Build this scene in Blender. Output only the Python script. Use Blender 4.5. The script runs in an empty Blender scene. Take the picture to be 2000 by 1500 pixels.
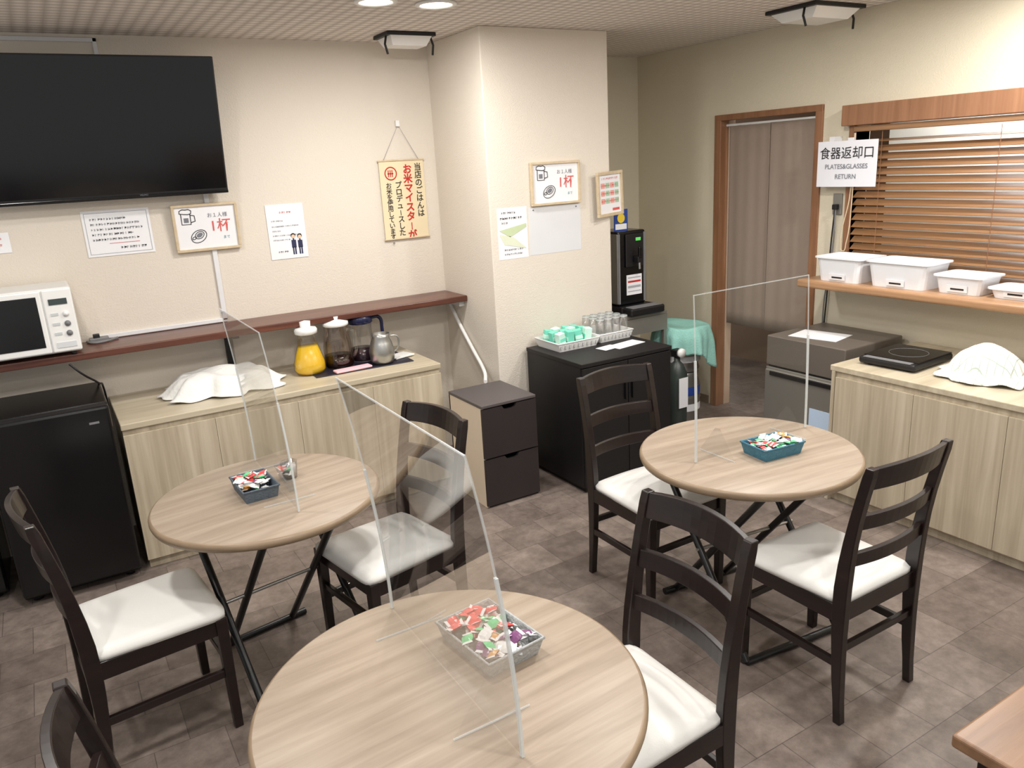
import bpy, bmesh, math, random
from mathutils import Vector, Matrix
random.seed(7)
S=bpy.context.scene
try:
    S.view_settings.view_transform='Standard'
except Exception: pass
pi=math.pi
def lin(c):
    return tuple(((x/255)/12.92 if x/255<=.04045 else ((x/255+.055)/1.055)**2.4) for x in c)+(1,)
MC={}
def M(name,col,rough=.5,metal=0,emit=0,bump=0,bscale=40,coat=0,var=0,vscale=6,trans=0,sss=0):
    if name in MC: return MC[name]
    m=bpy.data.materials.new(name);m.use_nodes=True
    nt=m.node_tree;b=nt.nodes["Principled BSDF"];c=lin(col)
    b.inputs["Base Color"].default_value=c;b.inputs["Roughness"].default_value=rough
    b.inputs["Metallic"].default_value=metal
    if coat: b.inputs["Coat Weight"].default_value=coat
    if trans: b.inputs["Transmission Weight"].default_value=trans
    if emit:
        b.inputs["Emission Color"].default_value=c;b.inputs["Emission Strength"].default_value=emit
    tc=nt.nodes.new("ShaderNodeTexCoord")
    if var==0 and not emit and not metal: var=.04
    if var:
        n=nt.nodes.new("ShaderNodeTexNoise");n.inputs["Scale"].default_value=vscale
        nt.links.new(tc.outputs["Object"],n.inputs["Vector"])
        r=nt.nodes.new("ShaderNodeMix");r.data_type='RGBA'
        r.inputs[6].default_value=tuple(x*(1-var) for x in c[:3])+(1,);r.inputs[7].default_value=tuple(min(1,x*(1+var)) for x in c[:3])+(1,)
        nt.links.new(n.outputs["Fac"],r.inputs[0]);nt.links.new(r.outputs[2],b.inputs["Base Color"])
    if bump:
        n=nt.nodes.new("ShaderNodeTexNoise");n.inputs["Scale"].default_value=bscale;n.inputs["Detail"].default_value=4
        nt.links.new(tc.outputs["Object"],n.inputs["Vector"])
        bu=nt.nodes.new("ShaderNodeBump");bu.inputs["Strength"].default_value=bump;bu.inputs["Distance"].default_value=.01
        nt.links.new(n.outputs["Fac"],bu.inputs["Height"]);nt.links.new(bu.outputs[0],b.inputs["Normal"])
    MC[name]=m;return m
def wood(name,c1,c2,scale,rough=.4,c3=None,coat=0):
    m=bpy.data.materials.new(name);m.use_nodes=True;nt=m.node_tree;b=nt.nodes["Principled BSDF"]
    b.inputs["Roughness"].default_value=rough
    if coat: b.inputs["Coat Weight"].default_value=coat
    tc=nt.nodes.new("ShaderNodeTexCoord");mp=nt.nodes.new("ShaderNodeMapping")
    mp.inputs["Scale"].default_value=scale
    nt.links.new(tc.outputs["Object"],mp.inputs[0])
    n=nt.nodes.new("ShaderNodeTexNoise");n.inputs["Scale"].default_value=1;n.inputs["Detail"].default_value=6;n.inputs["Roughness"].default_value=.6;n.inputs["Distortion"].default_value=.4
    nt.links.new(mp.outputs[0],n.inputs["Vector"])
    r=nt.nodes.new("ShaderNodeValToRGB");nt.links.new(n.outputs["Fac"],r.inputs[0])
    r.color_ramp.elements[0].position=.3;r.color_ramp.elements[0].color=lin(c1)
    r.color_ramp.elements[1].position=.7;r.color_ramp.elements[1].color=lin(c2)
    if c3:
        e=r.color_ramp.elements.new(.5);e.color=lin(c3)
    nt.links.new(r.outputs[0],b.inputs["Base Color"])
    bu=nt.nodes.new("ShaderNodeBump");bu.inputs["Strength"].default_value=.08;bu.inputs["Distance"].default_value=.005
    nt.links.new(n.outputs["Fac"],bu.inputs["Height"]);nt.links.new(bu.outputs[0],b.inputs["Normal"])
    return m
# ------------ materials
m_wall=M("wall_paper",(223,214,201),.85,bump=.25,bscale=140,var=.03,vscale=1.5)
m_wallR=M("wall_paper_yellowish",(219,210,188),.85,bump=.25,bscale=140,var=.03,vscale=1.5)
m_white=M("white_plastic",(238,238,236),.35)
m_paper=M("paper_white",(240,240,243),.6)
m_black=M("black_gloss",(10,10,12),.22)
m_blackm=M("black_matte",(17,15,17),.5)
m_tube=M("black_metal_tube",(16,16,17),.35)
m_dkdraw=M("dark_drawer",(44,36,36),.55,bump=.05)
m_grey=M("grey_plastic",(120,120,122),.5)
m_silver=M("stainless",(175,175,172),.32,metal=.9)
m_steel2=M("stainless_dull",(150,147,140),.45,metal=.6)
m_chair=wood("espresso_wood",(16,9,9),(34,20,17),(3,3,30),.33,coat=.15)
m_seat=M("white_vinyl",(228,227,223),.45,bump=.06,bscale=200)
m_frontwood=wood("light_oak_front",(166,152,130),(206,194,172),(22,22,.9),.45,(187,174,151))
m_topwood=wood("light_oak_top",(178,166,142),(208,197,174),(1.2,22,22),.35,(194,182,158))
m_table=wood("table_oak",(144,128,111),(172,157,140),(1.8,30,30),.42,(159,143,126))
m_tedge=wood("table_edge",(124,105,84),(154,133,108),(6,6,40),.4)
m_shelf=wood("brown_shelf",(72,40,32),(114,68,52),(2,30,30),.3)
m_shelfR=wood("orange_shelf",(156,118,86),(184,144,108),(30,2,30),.35)
m_frame=wood("door_frame_wood",(128,88,60),(156,112,82),(25,25,1.5),.4)
m_brtable=wood("brown_table",(118,88,66),(144,110,82),(2,30,30),.35)
m_slat=wood("blind_slat",(116,82,54),(154,116,82),(30,1.2,30),.32)
m_pframe=wood("picture_frame_wood",(196,176,144),(216,198,168),(20,20,20),.5)
m_taupe=M("taupe_board",(220,204,182),.6)
m_curtain=M("curtain_cloth",(156,140,127),.9,bump=.2,bscale=300)
m_red=M("red_ink",(196,42,36),.6);m_ink=M("black_ink",(28,26,28),.6);m_greyink=M("grey_ink",(120,122,130),.6)
m_teal_ink=M("teal_ink",(60,150,160),.6);m_pinkred=M("soft_red_ink",(214,96,92),.6)
m_scroll=M("scroll_paper",(232,216,180),.7)
m_cloth=M("white_cloth",(236,236,232),.85,bump=.3,bscale=60)
m_teal=M("teal_towel",(150,205,194),.9,bump=.4,bscale=120)
m_juice=M("orange_juice",(255,208,44),.3,var=.03)
m_coffee=M("coffee",(40,16,8),.15)
m_mint=M("mint_carton",(120,214,190),.5);m_mintl=M("mint_light",(205,240,228),.5)
m_tray=M("tray_dark",(36,34,48),.4);m_pink=M("pink_cloth",(240,190,200),.8)
m_lamp=M("lamp_glow",(255,248,232),.5,emit=9)
m_green_led=M("green_led",(90,190,90),.5,emit=.6)
m_blue=M("label_blue",(40,70,150),.5);m_yellow=M("label_yellow",(235,205,60),.5)
m_jug=M("blue_dark_plastic",(24,28,62),.2)
m_conduit=M("conduit_white",(226,226,228),.5)
def glass(name,tint=(1,1,1),gl=.08,rough=.02,k=.6):
    m=bpy.data.materials.new(name);m.use_nodes=True;nt=m.node_tree
    for n in list(nt.nodes):
        if n.type!='OUTPUT_MATERIAL': nt.nodes.remove(n)
    out=nt.nodes["Material Output"]
    t=nt.nodes.new("ShaderNodeBsdfTransparent");t.inputs[0].default_value=tint+(1,)
    g=nt.nodes.new("ShaderNodeBsdfGlossy");g.inputs["Roughness"].default_value=rough
    f=nt.nodes.new("ShaderNodeLayerWeight");f.inputs[0].default_value=.25
    mu=nt.nodes.new("ShaderNodeMath");mu.operation='MULTIPLY_ADD';mu.inputs[1].default_value=k;mu.inputs[2].default_value=gl
    nt.links.new(f.outputs["Fresnel"],mu.inputs[0])
    mx=nt.nodes.new("ShaderNodeMixShader");nt.links.new(mu.outputs[0],mx.inputs[0]);nt.links.new(t.outputs[0],mx.inputs[1]);nt.links.new(g.outputs[0],mx.inputs[2])
    nt.links.new(mx.outputs[0],out.inputs[0]);return m
m_acr=glass("acrylic_clear",(.965,.97,.97),.01,k=.5)
m_glass=glass("drinking_glass",(.975,.98,.98),.07,k=.5)
m_glassb=glass("brown_tinted_glass",(.86,.80,.76),.07,k=.5)
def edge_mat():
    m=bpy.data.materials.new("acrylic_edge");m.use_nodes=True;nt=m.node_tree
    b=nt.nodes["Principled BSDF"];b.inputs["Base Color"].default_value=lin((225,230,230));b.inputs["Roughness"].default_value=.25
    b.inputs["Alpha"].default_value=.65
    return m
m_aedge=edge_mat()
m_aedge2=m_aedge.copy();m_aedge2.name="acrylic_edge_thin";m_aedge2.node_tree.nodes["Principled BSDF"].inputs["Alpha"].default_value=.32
def check_mat():
    m=bpy.data.materials.new("checked_cloth");m.use_nodes=True;nt=m.node_tree;b=nt.nodes["Principled BSDF"];b.inputs["Roughness"].default_value=.9
    tc=nt.nodes.new("ShaderNodeTexCoord");br=nt.nodes.new("ShaderNodeTexBrick");br.offset=0;br.inputs["Scale"].default_value=1
    br.inputs["Brick Width"].default_value=.03;br.inputs["Row Height"].default_value=.03;br.inputs["Mortar Size"].default_value=.0016
    br.inputs["Color1"].default_value=lin((238,238,232));br.inputs["Color2"].default_value=lin((238,238,232));br.inputs["Mortar"].default_value=lin((176,188,176))
    nt.links.new(tc.outputs["Object"],br.inputs["Vector"]);nt.links.new(br.outputs["Color"],b.inputs["Base Color"]);return m
m_check=check_mat()
m_wrap=M("clear_wrapper",(235,235,235),.12,coat=.5)
m_cred=M("candy_red",(228,84,84),.2,coat=.6);m_cgreen=M("candy_green",(96,205,140),.2,coat=.6)
m_cpur=M("candy_purple",(126,76,120),.2,coat=.6);m_camb=M("candy_amber",(205,150,80),.2,coat=.6)
# floor
def floor_mat():
    m=bpy.data.materials.new("stone_vinyl_floor");m.use_nodes=True;nt=m.node_tree;b=nt.nodes["Principled BSDF"]
    tc=nt.nodes.new("ShaderNodeTexCoord")
    br=nt.nodes.new("ShaderNodeTexBrick");br.offset=.5;br.inputs["Scale"].default_value=1
    br.inputs["Brick Width"].default_value=.225;br.inputs["Row Height"].default_value=.225;br.inputs["Mortar Size"].default_value=.0014
    br.inputs["Color1"].default_value=lin((110,99,92));br.inputs["Color2"].default_value=lin((136,124,116));br.inputs["Mortar"].default_value=lin((90,80,75))
    nt.links.new(tc.outputs["Object"],br.inputs["Vector"])
    def nz(sc,lo,hi,p0,p1):
        n=nt.nodes.new("ShaderNodeTexNoise");n.inputs["Scale"].default_value=sc;n.inputs["Detail"].default_value=8;n.inputs["Roughness"].default_value=.7
        nt.links.new(tc.outputs["Object"],n.inputs["Vector"])
        r=nt.nodes.new("ShaderNodeValToRGB");r.color_ramp.elements[0].position=p0;r.color_ramp.elements[0].color=(lo,lo*.98,lo*.97,1)
        r.color_ramp.elements[1].position=p1;r.color_ramp.elements[1].color=(hi,hi,hi,1)
        nt.links.new(n.outputs["Fac"],r.inputs[0]);return r
    r1=nz(4.5,.68,1.22,.32,.68);r2=nz(22,.8,1.15,.35,.65)
    mx=nt.nodes.new("ShaderNodeMix");mx.data_type='RGBA';mx.blend_type='MULTIPLY';mx.inputs[0].default_value=1
    nt.links.new(br.outputs["Color"],mx.inputs[6]);nt.links.new(r1.outputs[0],mx.inputs[7])
    m2=nt.nodes.new("ShaderNodeMix");m2.data_type='RGBA';m2.blend_type='MULTIPLY';m2.inputs[0].default_value=1
    nt.links.new(mx.outputs[2],m2.inputs[6]);nt.links.new(r2.outputs[0],m2.inputs[7]);nt.links.new(m2.outputs[2],b.inputs["Base Color"])
    b.inputs["Roughness"].default_value=.42
    return m
def ceil_mat():
    m=bpy.data.materials.new("ceiling_panel");m.use_nodes=True;nt=m.node_tree;b=nt.nodes["Principled BSDF"]
    tc=nt.nodes.new("ShaderNodeTexCoord");v=nt.nodes.new("ShaderNodeTexVoronoi");v.inputs["Scale"].default_value=17;v.inputs["Randomness"].default_value=0
    nt.links.new(tc.outputs["Object"],v.inputs["Vector"])
    r=nt.nodes.new("ShaderNodeValToRGB");r.color_ramp.elements[0].position=.2;r.color_ramp.elements[0].color=lin((240,233,226))
    r.color_ramp.elements[1].position=.6;r.color_ramp.elements[1].color=lin((192,183,175))
    nt.links.new(v.outputs["Distance"],r.inputs[0]);nt.links.new(r.outputs[0],b.inputs["Base Color"]);b.inputs["Roughness"].default_value=.9
    bu=nt.nodes.new("ShaderNodeBump");bu.inputs["Strength"].default_value=.4;bu.inputs["Distance"].default_value=.01;bu.invert=True
    nt.links.new(v.outputs["Distance"],bu.inputs["Height"]);nt.links.new(bu.outputs[0],b.inputs["Normal"])
    return m
# ------------ builders
def link(o,parent=None):
    S.collection.objects.link(o)
    if parent is not None: o.parent=parent
    return o
def E(name,loc=(0,0,0),rot=(0,0,0)):
    o=bpy.data.objects.new(name,None);o.empty_display_size=.1;o.location=loc;o.rotation_euler=rot
    return link(o)
def mesh(name,vs,fs,mat,parent=None,smooth=False,mi=None,loc=None,rot=None):
    me=bpy.data.meshes.new(name);me.from_pydata([tuple(v) for v in vs],[],fs)
    for mm in (mat if isinstance(mat,list) else [mat]): me.materials.append(mm)
    if mi: me.polygons.foreach_set("material_index",mi)
    bm=bmesh.new();bm.from_mesh(me);bmesh.ops.recalc_face_normals(bm,faces=bm.faces);bm.to_mesh(me);bm.free()
    if smooth: me.polygons.foreach_set("use_smooth",[True]*len(me.polygons))
    me.update();o=bpy.data.objects.new(name,me)
    if loc: o.location=loc
    if rot: o.rotation_euler=rot
    return link(o,parent)
def box(name,x0,x1,y0,y1,z0,z1,mat,parent=None,bev=0,seg=2,rot=None,smooth=False):
    c=((x0+x1)/2,(y0+y1)/2,(z0+z1)/2);a,b,d=abs(x1-x0)/2,abs(y1-y0)/2,abs(z1-z0)/2
    vs=[(-a,-b,-d),(a,-b,-d),(a,b,-d),(-a,b,-d),(-a,-b,d),(a,-b,d),(a,b,d),(-a,b,d)]
    fs=[(0,3,2,1),(4,5,6,7),(0,1,5,4),(1,2,6,5),(2,3,7,6),(3,0,4,7)]
    o=mesh(name,vs,fs,mat,parent,loc=c,rot=rot)
    if bev:
        m=o.modifiers.new("b",'BEVEL');m.width=min(bev,a*.95,b*.95,d*.95);m.segments=seg
        if smooth: o.data.polygons.foreach_set("use_smooth",[True]*6)
    return o
def lathe(name,prof,mat,parent=None,loc=(0,0,0),n=28,mi=None,rot=None):
    vs=[];fs=[];ms=[]
    for r,z in prof:
        for i in range(n):
            a=2*pi*i/n;vs.append((max(r,.0002)*math.cos(a),max(r,.0002)*math.sin(a),z))
    for j in range(len(prof)-1):
        for i in range(n):
            fs.append((j*n+i,j*n+(i+1)%n,(j+1)*n+(i+1)%n,(j+1)*n+i));ms.append(mi[j] if mi else 0)
    return mesh(name,vs,fs,mat,parent,True,ms,loc,rot)
def tube(name,pts,r,mat,parent=None,cyc=False,smooth=True,res=4):
    c=bpy.data.curves.new(name,'CURVE');c.dimensions='3D';c.bevel_depth=r;c.bevel_resolution=res;c.use_fill_caps=True
    s=c.splines.new('BEZIER' if smooth else 'POLY')
    if smooth:
        s.bezier_points.add(len(pts)-1)
        for p,q in zip(s.bezier_points,pts): p.co=q;p.handle_left_type=p.handle_right_type='AUTO'
    else:
        s.points.add(len(pts)-1)
        for p,q in zip(s.points,pts): p.co=tuple(q)+(1,)
    s.use_cyclic_u=cyc;c.materials.append(mat)
    o=bpy.data.objects.new(name,c);return link(o,parent)
def loft(name,rings,mat,parent=None,bev=0,smooth=False):
    n=len(rings[0]);vs=[p for r in rings for p in r];fs=[]
    for j in range(len(rings)-1):
        for i in range(n): fs.append((j*n+i,j*n+(i+1)%n,(j+1)*n+(i+1)%n,(j+1)*n+i))
    fs.append(tuple(range(n))[::-1]);fs.append(tuple((len(rings)-1)*n+i for i in range(n)))
    o=mesh(name,vs,fs,mat,parent,smooth)
    if bev: m=o.modifiers.new("b",'BEVEL');m.width=bev;m.segments=2;m.limit_method='ANGLE'
    return o
def text(name,body,size,x,y,mat,parent,z=.003,align='CENTER',bold=0,spacing=None,sx=1):
    c=bpy.data.curves.new(name,'FONT');c.body=body;c.size=size;c.align_x=align;c.align_y='CENTER';c.offset=bold
    c.resolution_u=4
    if spacing: c.space_line=spacing
    c.materials.append(mat);o=bpy.data.objects.new(name,c);o.location=(x,y,z);o.scale=(sx,1,1)
    return link(o,parent)
def flat(name,quads,mat,parent,z=.003):
    vs=[];fs=[]
    for x0,y0,x1,y1 in quads:
        k=len(vs);vs+=[(x0,y0,z),(x1,y0,z),(x1,y1,z),(x0,y1,z)];fs.append((k,k+1,k+2,k+3))
    return mesh(name,vs,fs,mat,parent)
def scribble(name,x0,x1,ys,h,mat,parent,z=.003,seed=1,ends=None):
    rr=random.Random(seed);q=[]
    for k,y in enumerate(ys):
        x=x0;xe=x1 if not ends else x0+(x1-x0)*ends[k]
        while x<xe-h*.4:
            w=h*rr.uniform(.5,.95);t=rr.random()
            q.append((x,y-h*.5,x+w*.2,y+h*.45));q.append((x,y+h*.25*rr.uniform(-1,1),x+w,y+h*.25*rr.uniform(-1,1)+h*.14))
            if t>.4:q.append((x+w*.6,y-h*.45,x+w*.75,y+h*.4))
            x+=h*1.05
    return flat(name,q,mat,parent,z)
# ------------ ROOM
YT=4.446;XC0=2.16;XC1=3.0;YC=3.816;XD=4.03;YA=4.77;HC=2.49
box("floor",-2.2,5.6,-1.6,5.2,-.08,0,floor_mat())
box("ceiling",-2.2,5.6,-1.6,5.2,HC,HC+.1,ceil_mat())
box("wall_back",-2.2,XC0+.02,YT,YT+.12,0,HC,m_wall)
box("wall_pillar",XC0,XC1,YC,YA+.1,0,HC,m_wall,bev=.006)
box("wall_alcove",XC1,XD,YA,YA+.12,0,HC,m_wallR)
wr=E("wall_right")
DY0,DY1,DZ=3.15,3.94,2.0
WY0,WY1,WZ0,WZ1=1.0,2.90,1.07,1.93
box("panel_far",XD,XD+.12,DY1,YA+.12,0,HC,m_wallR,wr)
box("panel_door_top",XD,XD+.12,DY0,DY1,DZ,HC,m_wallR,wr)
box("panel_mid",XD,XD+.12,WY1,DY0,0,HC,m_wallR,wr)
box("panel_window_top",XD,XD+.12,WY0,WY1,WZ1,HC,m_wallR,wr)
box("panel_window_below",XD,XD+.12,WY0,WY1,0,WZ0,m_wallR,wr)
box("panel_near",XD,XD+.12,-1.6,WY0,0,HC,m_wallR,wr)
box("wall_corridor",5.2,5.3,.6,5.0,0,HC,M("corridor_wall",(120,94,74),.8))
m_bb=M("baseboard_brown",(120,100,84),.6)
box("baseboard_alcove",XC1,XD,YA-.01,YA,0,.06,m_bb)
box("baseboard_right",XD-.01,XD,DY1+.06,YA-.01,0,.06,m_bb)
box("baseboard_pillar",XC0,XC1,YC-.01,YC,0,.06,m_bb)
# door frame
d=E("door_1")
box("jamb_left",XD-.015,XD+.06,DY1-.025,DY1+.03,0,DZ+.02,m_frame,d,.003)
box("jamb_right",XD-.015,XD+.06,DY0-.03,DY0+.02,0,DZ+.02,m_frame,d,.003)
box("head",XD-.016,XD+.061,DY0-.03,DY1+.03,DZ-.015,DZ+.022,m_frame,d,.003)
box("jamb_inner_strip",XD+.062,XD+.12,DY1-.03,DY1-.01,0,DZ,M("jamb_lit_color",(196,170,146),.5),d,.003)  # light falling on the inner jamb is put into this paler strip colour
# curtain
cu=E("door_curtain")
def curtain(nm,y0,y1,z0,z1,x,ph):
    nx=60;nz=14;vs=[];fs=[]
    for j in range(nz+1):
        t=j/nz;z=z1+(z0-z1)*t
        for i in range(nx+1):
            s=i/nx;vs.append((x+.004*(.3+t)*math.sin(s*7+ph+t*.8)+.0012*math.sin(s*23+ph),y0+(y1-y0)*s,z))
    for j in range(nz):
        for i in range(nx):
            k=j*(nx+1)+i;fs.append((k,k+1,k+nx+2,k+nx+1))
    o=mesh(nm,vs,fs,m_curtain,cu,True);m=o.modifiers.new("s",'SOLIDIFY');m.thickness=.003
ym=(DY0+DY1)/2+.0
curtain("panel_left",ym+.005,DY1-.055,.62,DZ-.05,XD+.045,0)
curtain("panel_right",DY0+.025,ym-.005,.62,DZ-.05,XD+.040,2)
tube("rod",[(XD+.045,DY0+.02,DZ-.045),(XD+.045,DY1-.025,DZ-.045)],.008,m_white,cu,smooth=False)
# window with blind
w=E("window_1")
box("frame_top",XD-.06,XD+.12,WY0-.02,WY1+.06,WZ1-.04,WZ1+.07,m_frame,w,.004)
box("frame_side",XD-.02,XD+.12,WY1,WY1+.035,WZ0,WZ1-.04,m_frame,w,.003)
box("kitchen_backing",XD+.60,XD+.62,WY0-.3,WY1+.2,.9,2.2,M("kitchen_wall",(225,225,222),.7),w)
bl=E("window_blind")
box("headrail",XD-.045,XD+.03,WY0,WY1-.01,WZ1-.075,WZ1-.045,m_slat,bl,.004)
ns=18
for i in range(ns):
    z=WZ1-.125-i*.0415
    box("slat_%d"%(i+1),XD-.025,XD+.025,WY0,WY1-.015,z-.0015,z+.0015,m_slat,bl,rot=(0,math.radians(-37 if i>0 else -12),0))
for k,yy in enumerate((2.72,2.1,1.5)):
    tube("ladder_cord_%d"%(k+1),[(XD-.03,yy,WZ1-.08),(XD-.03,yy,WZ1-.86)],.0015,m_frame,bl,smooth=False)
tube("pull_cord",[(XD-.05,2.87,WZ1-.08),(XD-.055,2.865,1.45),(XD-.06,2.88,1.25),(XD-.06,2.90,1.2),(XD-.06,2.915,1.26),(XD-.055,2.88,1.5),(XD-.05,2.875,WZ1-.08)],.003,m_pframe,bl)
# wall outlet + cords
ou=E("wall_outlet");box("plate",XD-.012,XD,2.96,3.02,1.40,1.52,m_steel2,ou,.003);box("plug",XD-.04,XD-.012,2.975,3.005,1.43,1.46,m_blackm,ou,.004)
tube("cord_1",[(XD-.03,2.99,1.43),(XD-.02,3.012,1.2),(XD-.02,3.02,.9),(XD-.02,3.03,.72)],.004,m_blackm,ou)
tube("cord_2",[(XD-.03,2.985,1.43),(XD-.018,3.0,1.2),(XD-.02,3.035,.9),(XD-.02,3.04,.72)],.004,m_grey,ou)
# return sign
sg=E("dish_return_sign",(3.955,2.90,1.687),(pi/2,0,-pi/2))
box("board",-.19,.19,-.125,.125,-.002,.001,M("laminate_sheet",(232,233,240),.25),sg)
text("title","食器返却口",.070,0,.055,m_ink,sg,bold=.0002)
text("line_1","PLATES&GLASSES",.036,0,-.015,m_greyink,sg,bold=.0003);text("line_2","RETURN",.036,0,-.07,m_greyink,sg,bold=.0003)
box("hanger",-.12,-.09,.1,.15,-.075,-.003,m_conduit,sg);box("hanger_b",.0,.03,.1,.14,-.02,-.003,m_conduit,sg)
# ------------ right shelf + counter
box("pass_through_shelf",3.70,XD,.9,3.0,1.015,1.06,m_shelfR,None,.015,4)
sc=E("sideboard_counter")
X0=3.30
box("body",X0+.012,XD-.005,.75,2.42,.05,.70,m_frontwood,sc)
box("plinth",X0+.035,XD-.005,.76,2.41,0,.05,m_frontwood,sc)
box("top",X0,XD-.005,.73,2.44,.70,.73,m_topwood,sc,.004)
box("end_panel",X0,XD-.006,2.41,2.43,.0,.70,m_frontwood,sc,.002)
for i in range(4):
    y1=2.405-i*.415;box("door_panel_%d"%(i+1),X0-.001,X0+.012,y1-.413,y1,.06,.672,m_frontwood,sc,.001)
# left counter
sl=E("sideboard_counter")
X0,X1,Y0=.165,1.80,3.84
box("body",X0+.005,X1-.005,Y0+.015,YT-.004,.05,.71,m_frontwood,sl)
box("plinth",X0+.01,X1-.01,Y0+.03,YT-.004,0,.05,m_frontwood,sl)
box("top",X0,X1,Y0,YT-.004,.71,.74,m_topwood,sl,.004)
for i in range(4):
    a=X0+.004+i*.4075;box("door_panel_%d"%(i+1),a,a+.406,Y0+.002,Y0+.015,.05,.684,m_frontwood,sl,.001)
# ------------ left wall shelf
ws=E("wall_shelf")
box("board",-1.2,XC0-.002,4.15,YT-.002,1.005,1.04,m_shelf,ws,.005)
for x in(.80,-.6):
    box("bracket",x-.015,x+.015,4.20,YT-.002,.985,1.004,m_blackm,ws);box("bracket_leg",x-.02,x+.02,YT-.03,YT-.002,.78,1.0,m_blackm,ws)
box("end_cleat",XC0-.035,XC0-.002,4.2,YT-.01,.97,1.004,m_conduit,ws)
# conduits
cd=E("cable_conduit")
box("drop",.79,.815,YT-.014,YT-.001,1.05,1.75,m_conduit,cd,.003);box("run",.18,.815,YT-.014,YT-.001,1.043,1.065,m_conduit,cd,.003)
box("ceiling_run",-1.5,.42,YT-.014,YT-.001,2.455,2.475,m_conduit,cd,.003);box("ceiling_drop",.40,.42,YT-.014,YT-.001,2.2,2.475,m_conduit,cd,.003)
tube("white_drain_hose",[(2.145,4.36,.96),(2.14,4.25,.86),(2.135,4.08,.72),(2.12,3.93,.62),(2.05,3.79,.594)],.011,m_white)
# ------------ TV
tv=E("wall_mounted_television",(.335,4.30,2.055),(math.radians(90+9),0,0))
W,Hh=.565,.325
box("bezel",-W,W,-Hh,Hh,-.03,.012,m_blackm,tv,.004)
box("screen",-W+.008,W-.008,-Hh+.022,Hh-.008,.0125,.0135,M("tv_screen",(4,5,8),.12),tv)
box("lower_trim",-W,W,-Hh-.004,-Hh+.012,-.02,.018,m_black,tv,.003)
text("badge","VELMO",.012,.16,-Hh+.011,m_greyink,tv,z=.0185)
box("bracket",-.2,.2,-.15,.15,-.10,-.03,m_blackm,tv)
# ------------ fridges
def fridge(x0,x1,y0,y1,h,nm="mini_fridge"):
    f=E(nm)
    box("cabinet",x0,x1,y0+.05,y1,.02,h,m_black,f,.012,3)
    box("door",x0,x1,y0,y0+.045,.05,h-.004,m_black,f,.015,3)
    box("handle_groove",x0+.01,x1-.01,y0+.003,y0+.05,h-.01,h-.003,m_blackm,f)
    for sx in(x0+.05,x1-.05):
        lathe("foot",[(0,0),(.02,0),(.02,.03),(0,.03)],m_blackm,f,(sx,y0+.09,0),12);lathe("foot_r",[(0,0),(.02,0),(.02,.03),(0,.03)],m_blackm,f,(sx,y1-.06,0),12)
    box("emblem",x1-.09,x1-.05,y0-.001,y0+.001,h-.08,h-.07,m_grey,f)
fridge(-.35,.135,3.78,4.28,.865)
fridge(-.90,-.41,3.93,4.38,.86)
# ------------ microwave
mw=E("microwave_oven",(-.15,4.26,1.04))
box("body",-.24,.24,-.13,.16,.018,.32,m_white,mw,.012,3)
box("door",-.24,.115,-.145,-.13,.025,.315,m_white,mw,.006)
box("window",-.225,.095,-.148,-.145,.055,.29,m_black,mw,.003)
box("control_panel",.12,.238,-.142,-.13,.025,.315,m_white,mw,.005)
box("display",.14,.215,-.145,-.142,.245,.272,M("display_dark",(60,70,70),.3),mw)
for i in range(3):
    lathe("knob",[(0,0),(.013,0),(.013,.006),(0,.008)],m_grey if i else m_white,mw,(.20,-.142,.20-.045*i),16,rot=(pi/2,0,0))
    box("button",.14,.17,-.145,-.142,.195-.045*i,.207-.045*i,M("btn",(200,205,205),.4),mw)
box("open_key",.14,.22,-.145,-.142,.045,.07,M("btn2",(215,218,220),.4),mw)
for sx in(-.2,.2):
    for sy in(-.1,.13): lathe("foot",[(0,0),(.012,0),(.012,.02),(0,.02)],m_blackm,mw,(sx,sy,0),10)
tube("microwave_power_cord",[(.12,4.40,1.047),(.145,4.34,1.047),(.19,4.34,1.047),(.26,4.40,1.047)],.006,m_grey)
pl=E("power_strip");box("case",.13,.22,4.37,4.42,1.0405,1.062,m_grey,pl,.004);box("plug",.15,.18,4.38,4.41,1.0615,1.08,m_blackm,pl,.003)
tube("fridge_power_cord",[(.02,4.135,1.0),(.06,4.13,.95),(.12,4.2,.88),(.15,4.38,.8),(.152,4.42,.6)],.005,m_blackm)
# ------------ signs on TV wall
def sheet(name,x0,x1,z0,z1,y,mat=m_paper,t=.002,rz=0):
    s=E(name,((x0+x1)/2,y,(z0+z1)/2),(pi/2,0,0));w=(x1-x0)/2;h=(z1-z0)/2
    box("sheet",-w,w,-h,h,-t,0,mat,s);return s,w,h
s,w_,h_=sheet("notice_sheet",.205,.515,1.455,1.68,YT-.004)
def border(s,w,h,m,t=.0015,ins=.012):
    a,b=w-ins,h-ins
    flat("border",[(-a,-b,a,-b+t),(-a,b-t,a,b),(-a,-b,-a+t,b),(a-t,-b,a,b)],m,s,.0012)
border(s,w_,h_,m_greyink)
scribble("text_lines",-.12,.12,[.07,.045,.02,-.005,-.03],.012,m_ink,s,ends=[.7,.95,1,.8,.9],z=.0015)
scribble("text_sign",.0,.12,[-.075],.013,m_ink,s,z=.0015,seed=3);flat("underline",[(-.05,-.052,.09,-.050)],m_red,s,.0015)
s,w_,h_=sheet("notice_sheet",-.30,-.11,1.515,1.61,YT-.004);scribble("text_lines",-.05,.07,[.02,-.01],.014,m_pinkred,s,z=.0015)
s,w_,h_=sheet("notice_sheet",1.10,1.31,1.345,1.645,YT-.004)
scribble("title",-.03,.03,[.105],.013,m_pinkred,s,z=.0015)
scribble("text_lines",-.08,.08,[.06,.03,.005,-.02,-.045],.009,m_greyink,s,ends=[.4,.95,.3,1,.6],z=.0015);scribble("text_low",-.06,.0,[-.11],.011,m_ink,s,z=.0015)
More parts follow.
